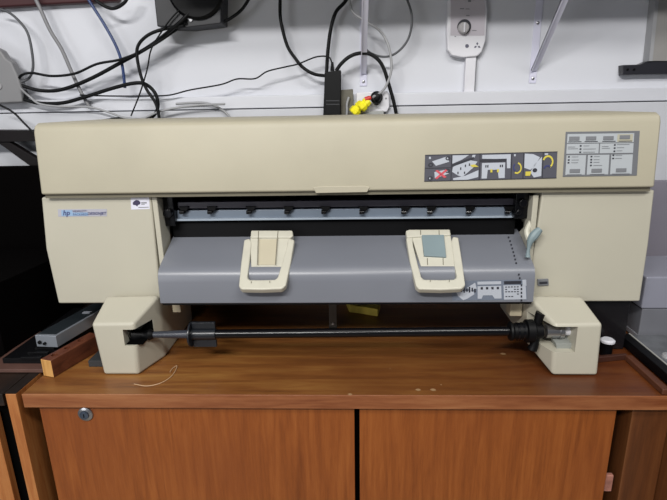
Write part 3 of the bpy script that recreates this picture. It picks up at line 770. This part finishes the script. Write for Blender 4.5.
# power brick
BRY = .43
PBK = tag(empty('power_adapter', U(332, 117, Y=BRY)), 'black power adapter brick hanging by its lead above the printer', 'power adapter')
bm = NB(); prism(bm, rp([(324.5, 72), (341, 70), (340.8, 116), (324.5, 115)], BRY), (0, .03, 0)); pbo = obj('housing', bm, CBLK, PBK, bevel=.003)
bm = NB(); tube(bm, [U(332.3, 62, Y=BRY+.01), U(332.3, 71, Y=BRY+.012)], lambda t: .003+.003*t, 10, 3); obj('strain_relief', bm, CBLK, PBK, smooth=True)
bm = NB()
for y in (100.5, 104): decal(bm, rect(326, y, 339.5, y+.5), (Vector((0, BRY, 0)), Vector((0, -1, 0))), .0004)
obj('moulded_line', bm, CDGR, PBK)

# socket outlet plates
OY = .448
SO = tag(empty('wall_socket', U(378, 118, Y=OY)), 'white wall socket plate holding a black plug and yellow connectors', 'socket')
bm = NB(); prism(bm, rp([(356, 92.5), (387, 91), (389.5, 95), (389.5, 107), (387, 112), (357, 113)], OY), (0, .02, 0)); obj('plate', bm, WHITE, SO, bevel=.003)
bm = NB(); prism(bm, rp([(352, 112), (384, 110.5), (384, 119), (352, 119.5)], OY-.012), (0, .03, 0)); obj('lower_box', bm, mat('socket_grey', '9C9E9C', .5), SO, bevel=.003)
bm = NB(); q = U(386, 98.5, Y=OY-.0005); cyl(bm, q, q+Vector((0, .003, 0)), .0025); obj('screw', bm, STEEL, SO)
S2 = tag(empty('dark_socket_box', U(347, 118, Y=.45)), 'small dull grey socket box between adapter and yellow connectors', 'socket')
bm = NB(); prism(bm, rp([(340, 90), (353, 89), (354, 117), (341, 118)], .452), (0, .018, 0)); obj('housing', bm, mat('box_dull', '5E5B50', .6, noise=.2, scale=40), S2, bevel=.002)
PG = tag(empty('black_plug', U(376, 99, Y=.44)), 'round black plug pushed into the white wall socket', 'plug')
bm = NB(); q = U(376.5, 97.5, Y=.447); lathe(bm, q, (0, -1, 0), [(0, .017), (.006, .017), (.012, .012), (.03, .010), (.032, .007)], 20); obj('plug_body', bm, BLACK, PG, smooth=True)
bm = NB(); q2 = U(376.5, 97.5, Y=.425); box(bm, q2.x-.006, q2.x+.006, .425, .432, q2.z-.02, q2.z+.001); obj('plug_grip', bm, BLACK, PG, bevel=.002)
def yellow(p0, p1, label):
    r = tag(empty('yellow_connector', p0), label, 'connector')
    dd = (p1-p0)
    bm = NB(); lathe(bm, p0, dd, [(0, .010), (.002, .0145), (dd.length*.45, .0155), (dd.length*.5, .012), (dd.length*.6, .012), (dd.length*.65, .014), (dd.length, .011)], 10)
    obj('sleeve', bm, YCON, r, smooth=True, angle=25)
    bm = NB()
    n = dd.normalized(); 
    for i in range(3): cyl(bm, p0+n*(.004+i*.004), p0+n*(.0055+i*.004), .0165, n=10)
    obj('grip_ring', bm, YCON, r)
    return r
YR = yellow(U(353, 114, Y=.425), U(362, 103, Y=.425), 'yellow connector lower left of the pair by the socket')
YR2 = yellow(U(360, 108.5, Y=.418), U(369, 100, Y=.418), 'yellow connector upper right of the pair joined to the red sleeve')
bm = NB(); lathe(bm, U(365, 99.5, Y=.412), U(373, 97, Y=.412)-U(365, 99.5, Y=.412), [(0, .0065), (.012, .0065), (.017, .0045)], 14)
obj('red_sleeve', bm, RCON, YR2, smooth=True)

# left grey device on wall
GY = .43
GD = tag(empty('grey_wall_device', U(8, 104, Y=GY)), 'grey rounded device cut off by the left edge with cables plugged in', 'device')
bm = NB(); prism(bm, rp([(-60, 30), (-20, 40), (0, 50), (5, 58), (11, 62), (17, 75), (21, 88), (22, 102.5), (-60, 106)], GY), (0, .03, 0)); obj('housing', bm, GREYD, GD, bevel=.005, seg=3)
bm = NB(); q = U(-1, 86, Y=GY); lathe(bm, (q.x, GY+.001, q.z), (0, -1, 0), [(0, .0095), (.004, .009)], 20); obj('round_button', bm, mat('button_grey2', '98989A', .5), GD, smooth=True)
bm = NB(); prism(bm, rp([(-20, 92), (24, 90), (26, 97), (24, 101), (-20, 101)], GY+.012), (0, .015, 0)); obj('rear_socket', bm, BLACK, GD)
# black bracket and shelf left behind the printer
BK = tag(empty('black_metal_bracket', U(20, 140, Y=.41)), 'dark metal bracket with a diagonal brace left of the printer', 'bracket')
bm = NB(); prism(bm, rp([(-40, 130.5), (45, 130.5), (45, 141), (-40, 143)], .40), (0, .0625, 0)); obj('arm', bm, mat('bracket_dark', '120E0F', .5, spec=.2), BK, bevel=.001)
bm = NB(); prism(bm, rp([(-3, 142), (9, 142), (44, 163), (44, 166), (30, 166)], .405), (0, .02, 0)); obj('diagonal_brace', bm, mat('bracket_dark', '231D1E'), BK, bevel=.001)

# right: black angled arm and grey upright
GU = tag(empty('grey_upright_arm', U(650, 73, Y=.42)), 'grey upright with a black angled foot at the top right', 'upright')
bm = NB(); prism(bm, rp([(660, -20), (706, -20), (700, 61), (651.5, 61)], .47), (0, .0297, 0)); obj('upright', bm, SHELFG, GU, bevel=.001)
bm = NB(); prism(bm, rp([(657.5, -20), (661, -20), (652.5, 61), (649, 61)], .468), (0, .03, 0)); obj('thin_edge', bm, CLGT, GU)
bm = NB(); prism(bm, rp([(623, 65), (640, 64.5), (649, 60.5), (700, 58), (700, 73.5), (640, 74.2), (623, 74.8)], .474), (0, .0257, 0)); ft = obj('black_foot', bm, mat('foot_black', '26262C', .35), GU, bevel=.0015)
bm = NB()
for x in (627.5, 634): q = U(x, 69.5, Y=.4738); cyl(bm, q, q-Vector((0, .002, 0)), .003)
obj('bolt', bm, BLACK, GU)

# maroon board top-left close to the camera
q = U(0, 8, Y=.12); q2 = U(118, 0, Y=.12)
zb2 = U(60, 4.5, Y=.12).z
bm = NB(); prism(bm, [U(-60, 11, Y=.475), U(60, 4, Y=.475), U(118, 1, Y=.475), U(118, -40, Y=.475), U(-60, -40, Y=.475)], (0, .0247, 0))
tag(obj('maroon_board', bm, MAROON, bevel=.006), 'dark maroon board on the wall showing its lower edge at the top left corner', 'board')

# ------------------------------------------------------------------ cables
def cable(label, pts, r, m, Y=.45, name='cable', group=None):
    P = [U(p[0], p[1], Y=(p[2] if len(p) > 2 else Y)) for p in pts]
    bm = NB(); tube(bm, P, r, 8, 8)
    return tag(obj(name, bm, m, smooth=True, angle=80), label, 'cable', group)
T, Mm, S = .0050, .0035, .0020
cable('thick black cable sweeping from the black box to the grey device', [(190, 12, .412), (178, 24, .412), (150, 46), (120, 63), (90, 79), (62, 89.5), (40, 90.5), (20, 85, .44)], T, CBLK, .445)
cable('medium black cable running just above the thick black one', [(186, 22, .412), (176, 30), (150, 47), (122, 59), (97, 64), (75, 73.5), (52, 76), (32, 73), (22, 75), (18, 80, .44)], Mm, CBLK, .430)
cable('black cable looping left of the black box and down behind the printer', [(184, 26, .413), (168, 28), (150, 34), (139, 44), (137, 56), (141, 76), (147, 90), (156, 104), (160, 122)], .0045, CBLK, .420)
cable('black cable rising over the trunking then curling behind the printer', [(20, 98, .44), (38, 103), (62, 103), (85, 97), (110, 89), (132, 83.5), (145, 84), (155, 93), (158, 106), (153, 116), (140, 120), (122, 118.5), (104, 121)], T, CBLK, .440)
cable('thin black lead dropping diagonally from the black box', [(181, 8, .41), (170, 20, .41), (160, 34), (151, 50), (147, 70), (140, 93), (131, 116)], S, CBLK, .41)
cable('grey cable curling down into the grey device at left', [(-6, 8), (8, 12), (20, 22), (28, 34), (32, 52), (33, 68), (29, 78), (20, 82.5, .44)], Mm, CDGR, .45)
cable('grey conduit cable slanting down the wall at left', [(30, -12), (39, 6), (50, 30), (62, 50), (73, 75), (82, 94), (90, 108)], .0052, CGREY, .455)
cable('navy blue cable hanging down to the trunking', [(82, -12), (90, 2), (104, 24), (116, 46), (122, 64), (125, 88)], .0042, CNAVY, .455)
cable('short black cable loop dipping into view at the top', [(88, -8), (98, 2), (112, 8.5), (124, 3), (130, -8)], .0045, CBLK, .44)
cable('pale grey cable lying along the trunking at left', [(20, 88, .42), (30, 97), (40, 104), (60, 106.5), (88, 107), (108, 112), (124, 117.5), (142, 118.5), (158, 112), (175, 108), (200, 105), (225, 104)], .0030, CLGT, .432)
cable('thin black cord running right along the trunking to the adapter', [(80, 95), (110, 96), (150, 96), (170, 95), (190, 90), (221, 84.5), (237, 79), (255, 78.6), (267, 71.5), (285, 67), (298, 64), (316, 57), (328.5, 57), (332.3, 64, .44)], S, CBLK, .448)
cable('thick black cable hanging in a loop left of the adapter', [(281, -10), (280, 5), (281, 22), (287, 45), (295, 58), (303, 67.5), (314, 74), (327, 76, .462)], .0045, CBLK, .455)
cable('thick black cable passing straight down behind the adapter', [(352, -8), (344, 3), (336, 12), (331, 28), (328, 50), (326.5, 75), (325.5, 100), (324.5, 122)], T, CBLK, .466 if False else .464)
cable('thick black cable arching right of the adapter to the printer', [(336, 71), (341, 64), (349, 57), (358, 53.5), (368, 53.5), (377, 58.5), (383.5, 68), (389, 85), (394, 103), (398, 122)], T, CBLK, .438)
cable('grey cable crossing the bracket and ending at the yellow connector', [(348, -10), (350, 4), (354, 13), (366, 21.5), (379, 30), (387, 42), (391, 58), (391, 72), (386, 86), (380, 93), (373, 97, .412)], .0034, CLGT, .43)
cable('grey looped cable right of the bracket', [(401, -10), (408, 2), (412, 18), (409, 37), (400, 50), (388, 56.5), (375, 55), (366, 49), (364, 38), (365, 20), (367, 4), (368, -10)], .0030, CDGR, .445)
cable('short white cable rising beside the adapter', [(349, 97), (347, 104), (347, 112), (346, 124)], .0035, CLGT, .445)
cable('pale cable curving down from the trunking into the printer', [(176, 104), (190, 103), (205, 103), (217, 107), (226, 113), (233, 122)], .0034, CLGT, .452)
cable('black cable leaving the black box to the upper right', [(215, 20, .45), (224, 21.5), (234, 16), (243, 8), (252, -6)], .0042, CBLK, .455)
cable('thin black cable dropping from below the grey device at left', [(-8, 102), (2, 106), (14, 113), (24, 123), (34, 133)], .0028, CBLK, .38)

# ================================================================== LIGHT
w = bpy.data.worlds.new('world'); SC.world = w; w.use_nodes = True
w.node_tree.nodes['Background'].inputs['Color'].default_value = (.80, .86, 1, 1); w.node_tree.nodes['Background'].inputs['Strength'].default_value = .12
def area(name, loc, target, sx_, sy_, e, col=(1, 1, 1)):
    l = bpy.data.lights.new(name, 'AREA'); l.shape = 'RECTANGLE'; l.size = sx_; l.size_y = sy_; l.energy = e; l.color = col
    o = bpy.data.objects.new(name, l); COL.objects.link(o); o.location = loc
    o.rotation_euler = (Vector(target)-Vector(loc)).to_track_quat('-Z', 'Y').to_euler(); return o
area('ceiling_tube', (-.8, -2.5, 2.85), (0, 0, 1), 1.5, .12, 84, (1, .98, .95))
area('ceiling_tube', (.7, -1.6, 2.85), (0, 0, 1), 1.2, .10, 29, (1, .98, .95))
area('overhead_fill', (.2, -.75, 2.9), (0, -.1, .9), 1.2, .5, 5, (1, .97, .93))  # weak fill added from above, no fitting of its own
area('window_light', (-1.9, -2.6, 1.35), (0, 0, .95), 1.2, 1.2, 19, (.97, .98, 1))
SC.view_settings.view_transform = 'Standard'; SC.view_settings.look = 'None'; SC.view_settings.exposure = -.12
